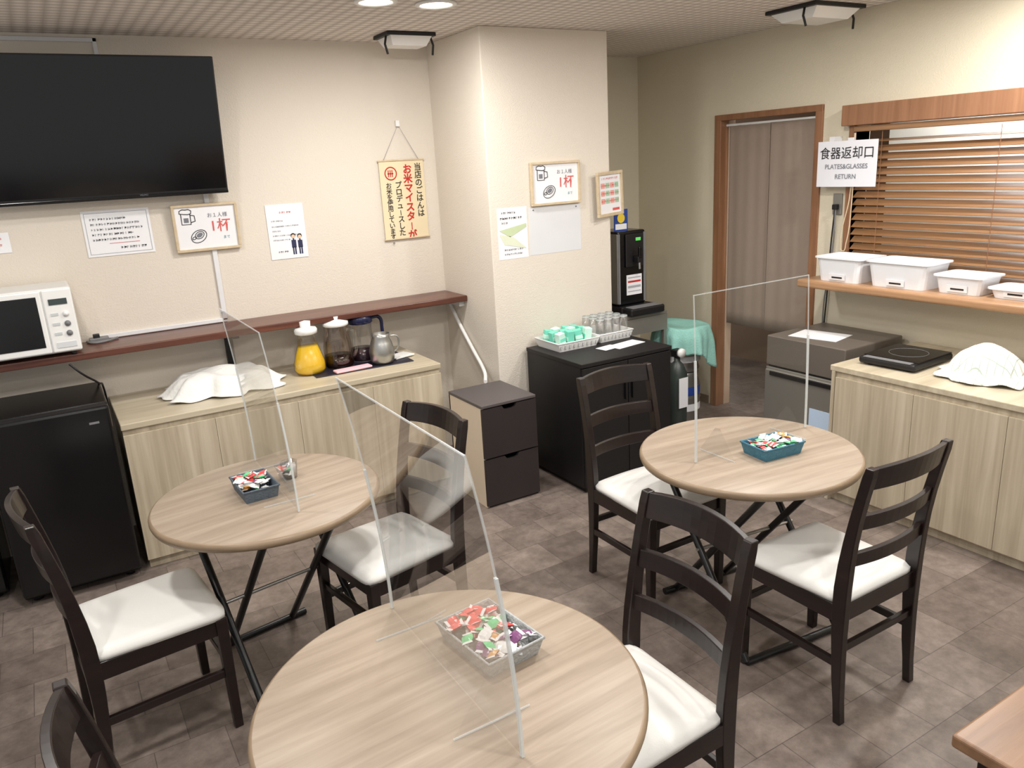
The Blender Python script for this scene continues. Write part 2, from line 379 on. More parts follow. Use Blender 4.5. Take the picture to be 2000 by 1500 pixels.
m_skin=M("skin_ink",(235,195,165),.6);m_navy=M("navy_ink",(40,44,80),.6)
def disc(nm,x,y,r,mat,s,z,n=14):
    mesh(nm,[(x+r*math.cos(2*pi*i/n),y+r*math.sin(2*pi*i/n),z) for i in range(n)],[tuple(range(n))],mat,s)
def person(s,x,y,h):
    flat("suit",[(x-.013,y+h*.33,x+.013,y+h*.70),(x-.004,y+h*.68,x+.004,y+h*.78),(x-.010,y,x-.002,y+h*.36),(x+.002,y,x+.010,y+h*.36)],m_navy,s,.0015)
    disc("hair",x,y+h*.91,.0135,m_ink,s,.0016);disc("head",x,y+h*.87,.0105,m_skin,s,.0020)
person(s,.030,-.13,.115);person(s,.066,-.13,.11)
def drink_sign(name,x0,x1,z0,z1,y,tilt=0):
    s=E(name,((x0+x1)/2,y,(z0+z1)/2),(pi/2+tilt,0,0));w=(x1-x0)/2;h=(z1-z0)/2;t=.014
    for nm,a in(("frame_top",(-w,w,h-t,h)),("frame_bottom",(-w,w,-h,-h+t)),("frame_left",(-w,-w+t,-h+t,h-t)),("frame_right",(w-t,w,-h+t,h-t))):
        box(nm,*a,-.012,.006,m_pframe,s,.002)
    box("print",-w+t,w-t,-h+t,h-t,-.010,-.004,m_paper,s)
    k=w/.165
    mx,my=-.095*k,.055*k
    def ln(pts,r=.0022,cyc=False,nm="line"): return tube(nm,[(p[0]*k+mx,p[1]*k+my,-.003) for p in pts],r*k,m_ink,s,cyc,False,1)
    ln([(-.025,.02),(-.025,-.035),(.02,-.035),(.02,.02)],nm="mug")
    ln([(-.032,.022),(-.03,.036),(-.015,.042),(0,.04),(.015,.042),(.027,.034),(.025,.02),(.01,.016),(-.01,.018)],cyc=True,nm="foam")
    ln([(.02,.012),(.04,.008),(.042,-.02),(.02,-.026)],nm="mug_handle")
    flat("beer",[(mx-.014*k,my-.026*k,mx+.010*k,my-.002*k)],m_greyink,s,-.0032)
    cx,cy=-.045*k,-.045*k
    def ell(rx,ry,ox=0,oy=0,rot=.5,n=20): return [(cx+k*(ox+rx*math.cos(a)*math.cos(rot)-ry*math.sin(a)*math.sin(rot)),cy+k*(oy+rx*math.cos(a)*math.sin(rot)+ry*math.sin(a)*math.cos(rot)),-.003) for a in [2*pi*i/n for i in range(n)]]
    tube("saucer",ell(.042,.030),.0018*k,m_ink,s,True,False,1);tube("cup",ell(.024,.017,.004,.006),.0018*k,m_ink,s,True,False,1)
    tube("cup_handle",ell(.010,.006,-.024,-.008),.0018*k,m_ink,s,True,False,1)
    v=ell(.017,.011,.004,.006);mesh("coffee_fill",[(p[0],p[1],-.0031) for p in v],[tuple(range(20))],m_greyink,s)
    text("line_1","お１人様",.026*k,.06*k,.058*k,m_greyink,s,-.0025)
    text("line_2","1杯",.074*k,.07*k,.0*k,m_pinkred,s,-.0025,bold=.0004)
    text("line_3","まで",.018*k,.095*k,-.06*k,m_teal_ink,s,-.0025)
    return s
drink_sign("framed_drink_sign",.615,.945,1.435,1.68,YT-.03,math.radians(4))
drink_sign("framed_drink_sign",2.43,2.77,1.55,1.79,YC-.014)
# scroll
s,w_,h_=sheet("rice_hanging_scroll",1.785,2.07,1.39,1.845,YT-.012,m_scroll)
tube("rod_top",[(-w_-.006,h_,.0),(w_+.006,h_,0)],.005,m_pframe,s,smooth=False);tube("rod_bottom",[(-w_-.006,-h_,0),(w_+.006,-h_,0)],.005,m_pframe,s,smooth=False)
tube("string",[(-w_*.8,h_,.002),(-.0,h_+.20,.002),(w_*.8,h_,.002)],.0012,m_greyink,s,smooth=False)
box("hook",-.012,.012,h_+.19,h_+.225,-.008,.006,m_white,s,.003)
def vt(nm,body,size,x,top,mat,bold=0,sy=1.0):
    for i,ch in enumerate(body):
        if ch=="ー": 
            flat(nm+"_bar",[(x-size*.05,top-(i+.9)*size*sy,x+size*.05,top-(i+.12)*size*sy)],mat,s,.0015)
        elif ch=="。":
            text(nm+"_%d"%i,ch,size,x+size*.3,top-(i+.35)*size*sy,mat,s,.0015,bold=bold)
        else: text(nm+"_%d"%i,ch,size*1.05,x,top-(i+.5)*size*sy,mat,s,.0015,bold=bold)
vt("column_1","当店のごはんは",.045,.103,.205,m_ink,.0007,1.0)
vt("column_2","お米マイスターが",.055,.035,.20,m_red,.0018,1.0)
vt("column_3","プロデュースした",.042,-.030,.105,m_ink,.0007,.95)
vt("column_4","お米を使用しています。",.036,-.092,.10,m_ink,.0006,.92)
tube("seal_ring",[(-.072+.036*math.cos(a),.155+.036*math.sin(a),.001) for a in [i*pi/12 for i in range(24)]],.0035,m_red,s,True,False,1)
flat("seal_mark",[(-.09,.135,-.084,.175),(-.078,.135,-.072,.175),(-.066,.135,-.060,.175),(-.093,.152,-.055,.157)],m_red,s,.0015)
# pillar sheets
s,w_,h_=sheet("drink_notice_sheet",2.205,2.40,1.27,1.555,YC-.001)
scribble("text_top",-.07,.04,[.115,.06],.013,m_ink,s,ends=[.9,.4],z=.0015);scribble("text_mid",-.08,.07,[.085],.014,m_ink,s,z=.0015,seed=5)
gm=M("leaf_print",(196,210,170),.6)
mesh("leaf_1",[(-.09,.02,.0013),(.09,.05,.0013),(.09,.03,.0013),(-.02,-.02,.0013)],[(0,1,2,3)],gm,s)
mesh("leaf_2",[(-.09,.0,.0013),(.0,-.02,.0013),(.085,-.09,.0013),(-.06,-.06,.0013)],[(0,1,2,3)],M("leaf_print2",(218,224,200),.6),s)
scribble("text_low",-.06,.06,[-.09,-.115],.012,m_greyink,s,z=.0015,seed=9)
s,w_,h_=sheet("blank_laminated_sheet",2.412,2.775,1.275,1.543,YC-.001,M("laminate_blank",(222,223,226),.22))
for p_ in((-.15,.12),(.15,.12)): lathe("pin",[(0,0),(.004,0),(.004,.004),(0,.005)],m_grey,s,(p_[0],p_[1],0),10)
f2=E("framed_menu_print",(2.975,YC-.035,1.585),(pi/2,math.radians(-2),math.radians(12)))
for nm,a in(("ft",(-.115,.115,.112,.13)),("fb",(-.115,.115,-.13,-.112)),("fl",(-.115,-.098,-.112,.112)),("fr",(.098,.115,-.112,.112))): box(nm,*a,-.012,.006,m_pframe,f2,.002)
box("print",-.098,.098,-.112,.112,-.01,-.004,m_paper,f2)
scribble("heading",-.07,.07,[.09],.014,m_pinkred,f2,-.003,4)
q=[]
for r_ in range(3):
    for c_ in range(4): q.append((-.08+c_*.042,.035-r_*.045,-.045+c_*.042,.065-r_*.045))
flat("items_a",q[::2],M("soft_pink_ink",(235,170,160),.6),f2,-.003);flat("items_b",q[1::2],M("soft_green_ink",(170,205,175),.6),f2,-.003);scribble("items_text",-.08,.08,[.05,.005,-.04],.012,m_pinkred,f2,-.0025,6);flat("foot",[(.02,-.1,.085,-.085)],m_pinkred,f2,-.003)
# ------------ drawer unit
du=E("drawer_chest")
x0,x1,y0,y1=1.815,2.15,3.42,3.80
box("side_left",x0,x0+.016,y0+.012,y1,0,.57,m_taupe,du,.002);box("side_right",x1-.016,x1,y0+.012,y1,0,.57,m_dkdraw,du,.002)
box("back",x0,x1,y1-.012,y1,0,.57,m_dkdraw,du);box("top",x0-.002,x1+.002,y0,y1,.565,.582,M("drawer_top_grey",(86,80,80),.5),du,.003);box("bottom",x0+.01,x1-.01,y0+.015,y1-.01,0,.02,m_dkdraw,du)
def dfront(z0,z1,nm):
    c=(x0+x1)/2;n=.045;dp=.022
    prof=[(x0,z0),(x1,z0),(x1,z1),(c+n,z1),(c+n*.75,z1-dp*.8),(c+n*.4,z1-dp),(c-n*.4,z1-dp),(c-n*.75,z1-dp*.8),(c-n,z1),(x0,z1)]
    loft(nm,[[(x,y0-.002,z) for x,z in prof],[(x,y0+.014,z) for x,z in prof]],m_dkdraw,du)
    box(nm+"_box",x0+.02,x1-.02,y0+.014,y1-.02,z0+.01,z1-.03,m_blackm,du)
dfront(.012,.278,"drawer_lower");dfront(.286,.560,"drawer_upper")
# ------------ black cabinet
bc=E("black_cabinet");x0,x1,y0,y1=2.34,2.965,3.24,3.79
box("carcass",x0,x1,y0+.02,y1,.03,.725,m_blackm,bc,.003);box("plinth",x0+.02,x1-.02,y0+.03,y1-.01,0,.03,m_blackm,bc)
box("top",x0-.005,x1+.005,y0,y1,.725,.748,m_blackm,bc,.003)
box("door_left",x0+.003,(x0+x1)/2-.002,y0+.003,y0+.02,.035,.72,m_blackm,bc,.002);box("door_right",(x0+x1)/2+.002,x1-.003,y0+.003,y0+.02,.035,.72,m_blackm,bc,.002)
box("door_pull_l",(x0+x1)/2-.03,(x0+x1)/2-.02,y0-.012,y0+.003,.5,.6,m_tube,bc,.002);box("door_pull_r",(x0+x1)/2+.02,(x0+x1)/2+.03,y0-.012,y0+.003,.5,.6,m_tube,bc,.002)
def basket(nm,cx,cy,z,lx,ly,h,mat,parent=None,rz=0,t=.004,fl=.88,slots=False):
    b=E(nm,(cx,cy,z),(0,0,rz)) if parent is None else parent
    a,c=lx/2,ly/2
    def ring(s,zz,d=0): return [(-a*s+d,-c*s+d,zz),(a*s-d,-c*s+d,zz),(a*s-d,c*s-d,zz),(-a*s+d,c*s-d,zz)]
    r=[ring(fl,0),ring(1,h),ring(1,h,t),ring(fl,t,t)]
    vs=[p for q in r for p in q];fs=[(0,1,2,3)]
    for j in range(3):
        for i in range(4): fs.append((j*4+i,j*4+(i+1)%4,(j+1)*4+(i+1)%4,(j+1)*4+i))
    fs.append((12,13,14,15));mesh("tray_body",vs,fs,mat,b)
    rim=.004
    tube("rim",[(-a,-c,h),(a,-c,h),(a,c,h),(-a,c,h)],rim,mat,b,True,False,2)
    if slots:
        for i in range(9):
            x=-a*.85+i*a*1.7/8;box("slot",x-.006,x+.006,-c*.965-.003,-c*.955,h*.35,h*.75,M("slot_grey",(190,192,190),.6),b)
    return b
cb=basket("cream_carton_tray",2.535,3.655,.7485,.29,.25,.05,m_white,slots=True)
cg=basket("drinking_glass_tray",2.825,3.675,.7485,.25,.24,.05,m_white,slots=True)
for i in range(4):
    for j in range(3):
        x=-.09+i*.06+random.uniform(-.008,.008);y=-.07+j*.065
        o=box("carton_%d_%d"%(i,j),x-.022,x+.022,y-.022,y+.022,.006,.10+.012*random.random(),m_mint if (i+j)%3 else m_mintl,cb,.003,rot=(random.uniform(-.12,.12),random.uniform(-.2,.2),random.uniform(-.5,.5)))
        box("carton_band_%d_%d"%(i,j),x-.0225,x+.0225,y-.0225,y+.0225,.05,.075,m_mintl if (i+j)%3 else m_mint,cb,.003,rot=o.rotation_euler)
for i in range(4):
    for j in range(3):
        lathe("glass_%d_%d"%(i,j),[(.028,.005),(.024,.135),(.0,.135)],m_glass,cg,(-.088+i*.058,-.075+j*.068,0),18)
        lathe("glass_base_%d_%d"%(i,j),[(.0245,.128),(.0255,.130),(.0245,.136)],m_aedge,cg,(-.088+i*.058,-.075+j*.068,0),18)
pc=E("paper_card",(2.80,3.44,.7485),(0,0,.15));box("card",-.11,.11,-.05,.05,0,.002,m_paper,pc);box("card_b",-.19,-.07,-.02,.06,.002,.004,m_paper,pc)
# ------------ dispenser on stand
st=E("steel_stand");x0,x1,y0,y1=3.04,3.46,3.82,4.35
box("top",x0,x1,y0,y1,.785,.81,m_steel2,st,.004);box("shelf",x0,x1,y0,y1,.10,.12,m_steel2,st,.003)
for x in(x0+.015,x1-.015):
    for y in(y0+.015,y1-.015): box("leg",x-.012,x+.012,y-.012,y+.012,0,.785,m_steel2,st)
box("apron",x0,x1,y0,y0+.012,.68,.785,m_steel2,st)
ds=E("beer_dispenser",(3.235,4.0,.81))
box("base",-.125,.145,-.14,.14,0,.055,m_blackm,ds,.006);box("drip_tray",-.11,.17,-.22,-.10,.0,.05,m_blackm,ds,.01);box("drip_grill",-.09,.15,-.21,-.12,.05,.054,m_grey,ds)
box("column",-.115,.11,-.10,.14,.055,.53,m_black,ds,.012,3)
box("side_silver",-.122,-.112,-.10,.12,.07,.515,m_silver,ds,.003);box("side_silver_r",.107,.117,-.10,.12,.07,.515,m_silver,ds,.003)
box("trim_l",-.114,-.100,-.1025,-.099,.07,.515,m_grey,ds);box("trim_r",.092,.106,-.1025,-.099,.07,.515,m_grey,ds)
box("face_panel",-.06,.085,-.112,-.10,.30,.51,m_blackm,ds,.006);box("status_label",.02,.06,-.114,-.112,.465,.485,m_green_led,ds)
box("spout",-.005,.03,-.165,-.112,.33,.37,m_blackm,ds,.006);tube("nozzle",[(.012,-.155,.335),(.012,-.158,.29)],.008,m_silver,ds,smooth=False)
box("lever",.0,.025,-.17,-.155,.36,.43,m_black,ds,.004)
box("sticker",-.05,.075,-.1035,-.10,.12,.25,m_paper,ds)
for i,(a,b) in enumerate(((.228,.235),(.200,.212),(.165,.18),(.14,.146))): box("sticker_line_%d"%i,-.04,.065,-.1045,-.1035,a,b,m_red if i==1 else M("sticker_grey",(170,172,178),.6),ds)
box("top_card",-.11,-.0,-.06,-.057,.53,.665,m_blue,ds);box("top_card_band",-.10,-.01,-.0615,-.06,.54,.575,m_paper,ds)
lathe("top_card_disc",[(0,0),(.03,0)],m_yellow,ds,(-.055,-.062,.61),18,rot=(pi/2,0,0))
# keg, gas
def keg(z,h):
    k=E("beer_keg",(3.64,3.88,z))
    lathe("body",[(0,0),(.12,0),(.125,.02),(.115,.05),(.13,.075),(.13,h*.45),(.135,h*.47),(.13,h*.49),(.13,h-.085),(.115,h-.045),(.12,h-.01),(.11,h),(.10,h-.03),(0,h-.03)],m_silver,k)
    lathe("label_band",[(.1315,h*.55),(.1315,h*.72)],m_blue,k);lathe("label_band_low",[(.1315,h*.24),(.1315,h*.38)],m_paper,k)
keg(0,.36);keg(.3605,.30)
gc=E("gas_regulator",(3.40,3.66,0));lathe("cylinder",[(0,0),(.06,0),(.065,.02),(.065,.42),(.04,.48),(.02,.50),(.02,.53),(0,.53)],M("gas_green",(52,60,56),.4),gc,n=20)
box("valve",-.03,.03,-.03,.03,.53,.58,m_blackm,gc,.008);lathe("gauge",[(0,0),(.03,0),(.03,.02),(0,.022)],m_white,gc,(.0,-.03,.56),18,rot=(pi/2,0,0));box("label_card",-.045,.03,-.0705,-.066,.2,.4,m_paper,gc)
def drape(nm,c,rx,ry,h,mat,rip=.06,k=9,plate=.55,ex=3.0,rz=0,drop=0,lump=.01,seed=0,dome=False):
    rr=random.Random(seed);n=120;m_=28;vs=[];fs=[];p1,p2=rr.uniform(0,6),rr.uniform(0,6)
    for j in range(m_+1):
        t=j/m_
        for i in range(n):
            a=2*pi*i/n;ca,sa=math.cos(a),math.sin(a)
            se=(abs(ca)**ex+abs(sa)**ex)**(-1/ex)
            u=max(0,(t-plate)/(1-plate))
            if drop:
                rad=(min(t,plate)/plate*.88+.12*math.sin(min(1,u*2)*pi/2))*se*(1+rip*u*(math.sin(k*a+p1)+.6*math.sin((k*2+1)*a+p2)+.4*math.sin(3*a)))
                z=lump*math.sin(4*ca*t+p1)*math.cos(5*sa*t+p2)-drop*u**1.2*(1+.35*math.sin(2*a+p2)+.12*math.sin(5*a))-.015*min(1,u*4)
                vs.append((rx*rad*ca,ry*rad*sa,z));continue
            rad=t*se*(1+rip*t*t*(math.sin(k*a+p1)+.5*math.sin((k*2+1)*a+p2)))
            if dome:
                q=min(1,t/.74);f=(max(0,1-q**2.6*.9))**.6 if t<.74 else .25*(1-(t-.74)/.26)
                z=h*f*(1+.10*math.sin(2*a+1)*t)+lump*(math.sin(7*ca*t+p1)*math.cos(6*sa*t+p2)+.7*math.sin(11*a+5*t)*t*t)*(1-.5*u)
            else:
                f=1-(u*u*(3-2*u))
                z=h*f*(1-.12*(t/plate if t<plate else 1)**2)+lump*(math.sin(5*ca*t+p1)*math.cos(6*sa*t+p2)+.5*math.sin(11*ca*t+7*sa*t))*(1-u)+.7*rip*h*u*(1-u)*3*math.sin(k*a+p1)
            z+=.004+ .01*u*(1+math.sin((k+2)*a))*.5
            vs.append((rx*rad*ca,ry*rad*sa,max(z,.003)))
    for j in range(m_):
        for i in range(n): fs.append((j*n+i,j*n+(i+1)%n,(j+1)*n+(i+1)%n,(j+1)*n+i))
    o=mesh(nm,vs,fs,mat,None,True,loc=c,rot=(0,0,rz));mo=o.modifiers.new("s",'SOLIDIFY');mo.thickness=.003;mo.offset=1;return o
drape("teal_towel",(3.635,3.87,.675),.175,.20,.0,m_teal,.10,7,.5,2.8,.0,.18,.016,3)
drape("cloth_covered_tray",(.69,4.16,.74),.29,.20,.10,m_cloth,.10,8,.62,3.2,-.12,0,.011,1)
drape("cloth_covered_bowl",(3.59,1.83,.73),.16,.21,.145,m_check,.07,7,.5,2.2,.2,0,.007,2,True)
# ------------ drinks tray
ZT=.74
tr=E("serving_tray",(1.44,4.14,ZT),(0,0,-.05));box("base",-.29,.27,-.14,.15,0,.006,m_tray,tr,.002)
Z0=ZT+.0065
ncl=E("folded_napkin",(1.35,4.03,Z0+.0005),(0,0,.05));box("fold",-.10,.11,-.03,.03,0,.012,m_pink,ncl,.005)
ncl=E("folded_napkin",(1.68,4.13,Z0+.0005),(0,0,.3));box("fold",-.07,.07,-.05,.05,0,.010,m_cloth,ncl,.004)
def handle(p,r,x,z0,z1,mat,out=.05,ang=0):
    ca,sa=math.cos(ang),math.sin(ang)
    tube("handle",[(q*ca,q*sa,z) for q,z in((x,z1),(x+out*.8,z1-.005),(x+out,z1-(z1-z0)*.35),(x+out*.7,z0+.02),(x*.98,z0))],r,mat,p)
j=E("orange_juice_carafe",(1.155,4.15,Z0))
lathe("carafe",[(0,0),(.075,0),(.087,.02),(.085,.06),(.057,.15),(.046,.20),(.050,.225)],m_glass,j)
lathe("juice",[(0,.003),(.073,.003),(.083,.02),(.081,.06),(.054,.148),(0,.148)],m_juice,j)
lathe("lid",[(.050,.215),(.060,.22),(.062,.238),(.055,.25),(.028,.255),(.030,.285),(.0,.29)],m_white,j)
j=E("coffee_pitcher",(1.33,4.17,Z0))
lathe("jug",[(0,0),(.078,0),(.082,.02),(.080,.12),(.066,.19),(.064,.235)],m_glassb,j)
lathe("coffee",[(0,.003),(.076,.003),(.080,.02),(.079,.065),(0,.065)],m_coffee,j)
lathe("lid",[(.066,.232),(.072,.238),(.070,.252),(.04,.262),(.022,.268),(.024,.285),(0,.287)],m_white,j)
handle(j,.009,.07,.05,.21,m_glass,.05,-.9)
j=E("iced_tea_pitcher",(1.49,4.22,Z0))
lathe("jug",[(0,0),(.068,0),(.070,.02),(.064,.18),(.066,.22)],m_glass,j)
lathe("tea",[(0,.003),(.066,.003),(.068,.02),(.066,.07),(0,.07)],M("dark_tea",(58,40,48),.15),j)
lathe("lid",[(.068,.215),(.073,.222),(.073,.25),(.06,.268),(.02,.272),(0,.272)],m_jug,j)
handle(j,.010,.065,.06,.24,m_jug,.06,-.15)
j=E("steel_milk_jug",(1.545,4.06,Z0))
lathe("jug",[(0,0),(.055,0),(.068,.02),(.072,.07),(.06,.12),(.048,.15),(.052,.17),(.049,.17),(.045,.15),(.0,.145)],m_silver,j)
handle(j,.005,.055,.05,.15,m_silver,.045,-.2)
mesh("spout",[(-.045,-.012,.15),(-.045,.012,.15),(-.075,0,.175)],[(0,1,2)],m_silver,j)
# ------------ shelf R tubs
m_tub=M("tub_white",(236,238,242),.3,trans=0)
def tub(nm,cx,cy,lx,ly,h,lid=False):
    b=E(nm,(cx,cy,1.0605));a,c=lx/2,ly/2
    def ring(s,z,g=0):
        out=[];r=.03
        for (sx,sy,a0) in((1,1,0),(-1,1,pi/2),(-1,-1,pi),(1,-1,3*pi/2)):
            for q in range(4):
                an=a0+q*pi/6;out.append((sx*(a*s-r+g)+r*math.cos(an),sy*(c*s-r+g)+r*math.sin(an),z))
        return out
    rs=[ring(.86,0),ring(.98,h),ring(.98,h,.010),ring(.98,h-.008,.010),ring(.98,h-.002,.008),ring(.97,h-.001,-.003),ring(.84,.006,-.003)]
    n=16;vs=[p for r in rs for p in r];fs=[tuple(range(n))]
    for jj in range(len(rs)-1):
        for i in range(n): fs.append((jj*n+i,jj*n+(i+1)%n,(jj+1)*n+(i+1)%n,(jj+1)*n+i))
    fs.append(tuple(6*n+i for i in range(n)))
    mesh("tub",vs,fs,m_tub,b)
    box("label",-a*.93-.004,-a*.93-.001,-.05,.05,.012,.045,m_paper,b,rot=(0,math.radians(-6),0))
    box("label_line",-a*.93-.0055,-a*.93-.004,-.035,.03,.022,.030,m_ink,b,rot=(0,math.radians(-6),0))
    box("contents",-a*.78,a*.78,-c*.78,c*.78,.006,h*.55,M("tub_inner",(215,220,226),.4),b)
tub("plastic_dish_tub",3.85,2.76,.23,.29,.135);tub("plastic_dish_tub",3.86,2.42,.23,.34,.135);tub("plastic_dish_tub",3.87,2.11,.20,.24,.09);tub("plastic_dish_tub",3.875,1.85,.18,.24,.05)
# ------------ induction cooker
ic=E("induction_cooktop",(3.585,2.225,.73),(0,0,.05));box("body",-.17,.18,-.145,.145,.008,.042,m_blackm,ic,.012,3);box("glass_top",-.13,.175,-.14,.14,.042,.046,m_black,ic,.003);box("control_strip",-.168,-.135,-.12,.12,.041,.044,m_grey,ic)
tube("heat_ring",[(.03+.09*math.cos(a),.09*math.sin(a),.0462) for a in [i*pi/16 for i in range(32)]],.0009,m_grey,ic,True,False,1)
for sx in(-.13,.13):
    for sy in(-.1,.1): lathe("foot",[(0,0),(.015,0),(.015,.01),(0,.01)],m_blackm,ic,(sx,sy,0),10)
# ------------ ice maker
m_img=M("ice_maker_grey",(118,110,102),.4,metal=.3)
im=E("ice_maker");x0,x1,y0,y1=3.50,3.99,2.50,3.02
box("lower_body",x0,x1,y0,y1,.03,.575,m_steel2,im,.004);box("upper_body",x0,x1,y0,y1,.585,.76,m_img,im,.006);box("gap",x0+.01,x1-.01,y0+.01,y1-.01,.57,.59,m_blackm,im)
box("door",x0-.02,x0,y0+.01,y1-.01,.06,.565,m_steel2,im,.006);box("handle",x0-.03,x0-.018,y0+.05,y1-.05,.535,.56,m_blackm,im,.003);box("sticker",x0-.0225,x0-.02,y0+.06,y0+.19,.28,.4,M("sticker_blue",(190,210,235),.5),im)
for yy in(y0+.05,y1-.05): lathe("foot",[(0,0),(.02,0),(.02,.03),(0,.03)],m_blackm,im,(x0+.05,yy,0),12);lathe("foot_b",[(0,0),(.02,0),(.02,.03),(0,.03)],m_blackm,im,(x1-.05,yy,0),12)
pp=E("paper_sheet",(3.68,2.80,.7605),(0,0,.2));box("sheet",-.1,.1,-.14,.14,0,.002,m_paper,pp)
# ------------ ceiling gear
def downlight(x,y,r=.075,power=16):
    d=E("ceiling_downlight",(x,y,HC))
    lathe("ring",[(r,-.001),(r+.018,-.001),(r+.018,-.008),(r,-.010),(r-.004,-.004)],m_white,d)
    lathe("diffuser",[(0,-.004),(r,-.004)],m_lamp,d)
    l=bpy.data.lights.new("lamp",'AREA');l.shape='DISK';l.size=r*2;l.energy=power;l.color=(1,.97,.93)
    lo=bpy.data.objects.new("lamp",l);lo.location=(0,0,-.02);link(lo,d)
for x,y in((-.1,3.0),(.5,1.6),(2.2,1.7),(2.7,2.4),(1.3,.2),(3.2,.2),(-.8,1.4),(.1,-.6)): downlight(x,y)
downlight(1.42,3.38,power=12);downlight(1.70,3.37,power=12)
downlight(3.5,1.75,power=24)
def hanger(nm,x,y,sx,sy):
    h=E(nm,(x,y,HC))
    box("mount_plate",-sx,sx,-sy,sy,-.02,-.002,m_blackm,h,.003)
    vs=[(-sx*.85,-sy*.9,-.02),(sx*.85,-sy*.9,-.02),(sx*.85,sy*.9,-.02),(-sx*.85,sy*.9,-.02),(-sx*.7,-sy*.6,-.065),(sx*.7,-sy*.6,-.065),(sx*.7,sy*.6,-.065),(-sx*.7,sy*.6,-.065)]
    mesh("housing",vs,[(0,3,2,1),(4,5,6,7),(0,1,5,4),(1,2,6,5),(2,3,7,6),(3,0,4,7)],m_white,h)
    for s_ in(-1,1): tube("arm",[(s_*sx*.9,-sy*.5,-.01),(s_*sx*1.0,-sy*.55,-.06),(s_*sx*.93,-sy*.6,-.11)],.006,m_blackm,h,smooth=False)
hanger("ceiling_bracket_unit",1.89,4.15,.14,.10);hanger("ceiling_bracket_unit",3.72,2.97,.20,.16)
# ------------ chairs
def chair(x,y,deg):
    c=E("dining_chair",(x,y,0),(0,0,math.radians(deg)));pw=.185
    zs=[0,.15,.30,.45,.60,.75,.90];yy=[-.215,-.203,-.196,-.195,-.207,-.232,-.265]
    def py(z):
        for i in range(6):
            if zs[i]<=z<=zs[i+1]: t=(z-zs[i])/(zs[i+1]-zs[i]);return yy[i]*(1-t)+yy[i+1]*t
        return yy[-1]
    for s_,nm in((-1,"back_post_left"),(1,"back_post_right")):
        rings=[]
        for z in[0,.08,.16,.24,.32,.40,.48,.56,.64,.72,.80,.87,.90]:
            wx=.014;wy=.016+.008*math.exp(-((z-.45)/.2)**2)+(-.003 if z<.1 else 0);yc=py(z);X=s_*pw
            if z>.88: wy*=.8
            rings.append([(X-wx,yc-wy,z),(X+wx,yc-wy,z),(X+wx,yc+wy,z),(X-wx,yc+wy,z)])
        loft(nm,rings,m_chair,c,.003)
    for s_,nm in((-1,"front_leg_left"),(1,"front_leg_right")):
        rings=[]
        for z,w in((0,.014),(.2,.016),(.42,.019)):
            X=s_*.190;Yf=.185;rings.append([(X-w,Yf-w,z),(X+w,Yf-w,z),(X+w,Yf+w,z),(X-w,Yf+w,z)])
        loft(nm,rings,m_chair,c,.003)
    box("apron_front",-.175,.175,.172,.192,.36,.42,m_chair,c,.002);box("apron_back",-.175,.175,-.205,-.185,.36,.42,m_chair,c,.002)
    for s_ in(-1,1):
        box("apron_side",s_*.188-.01,s_*.188+.01,-.19,.18,.36,.42,m_chair,c,.002)
        box("side_stretcher",s_*.188-.009,s_*.188+.009,-.195,.18,.20,.228,m_chair,c,.003)
    box("back_stretcher",-.178,.178,-.207,-.189,.25,.275,m_chair,c,.003);box("front_stretcher",-.178,.178,.176,.194,.25,.275,m_chair,c,.003)
    vs=[];fs=[];N=16
    for j_ in range(N+1):
        for i_ in range(N+1):
            u=-1+2*i_/N;v=-1+2*j_/N
            hw=.200+.010*v;X=u*hw;Yv=v*.205+.004
            rr_=max(0,(abs(u)-.82)/.18)*max(0,(abs(v)-.82)/.18);X*=1-.05*rr_;Yv*=1-.05*rr_
            e=max(abs(u),abs(v));z=.448+.018*(1-u*u)*(1-v*v)**.5 if e<1 else .436
            vs.append((X,Yv,z))
    for j_ in range(N):
        for i_ in range(N): k=j_*(N+1)+i_;fs.append((k,k+1,k+N+2,k+N+1))
    per=[i for i in range(N+1)]+[j_*(N+1)+N for j_ in range(1,N+1)]+[N*(N+1)+i for i in range(N-1,-1,-1)]+[j_*(N+1) for j_ in range(N-1,0,-1)]
    b0=len(vs)
    for p in per: v=vs[p];vs.append((v[0],v[1],.418))
    L=len(per)
    for i in range(L): fs.append((per[i],per[(i+1)%L],b0+(i+1)%L,b0+i))
    fs.append(tuple(b0+i for i in range(L)))
    mesh("seat_cushion",vs,fs,m_seat,c,True)
    for k,(z0,z1,bw) in enumerate(((.825,.897,.032),(.685,.735,.030),(.555,.600,.026))):
        rings=[];ns_=12
        for i in range(ns_+1):
            u=-1+2*i/ns_;X=u*(pw-.008);bow=bw*(1-u*u);ya,yb=py(z0)-bow,py(z1)-bow;ex=.010*(1-u*u) if k==0 else 0.004*(1-u*u);t=.009
            rings.append([(X,ya-t,z0+ex*.5),(X,ya+t,z0+ex*.5),(X,yb+t,z1+ex),(X,yb-t,z1+ex)])
        loft("back_rail_%d"%(k+1),rings,m_chair,c,.002)
chair(2.105,1.525,0);chair(2.05,2.335,180);chair(.92,2.57,100);chair(.075,2.62,-84);chair(1.06,1.355,90);chair(.15,1.37,-88)
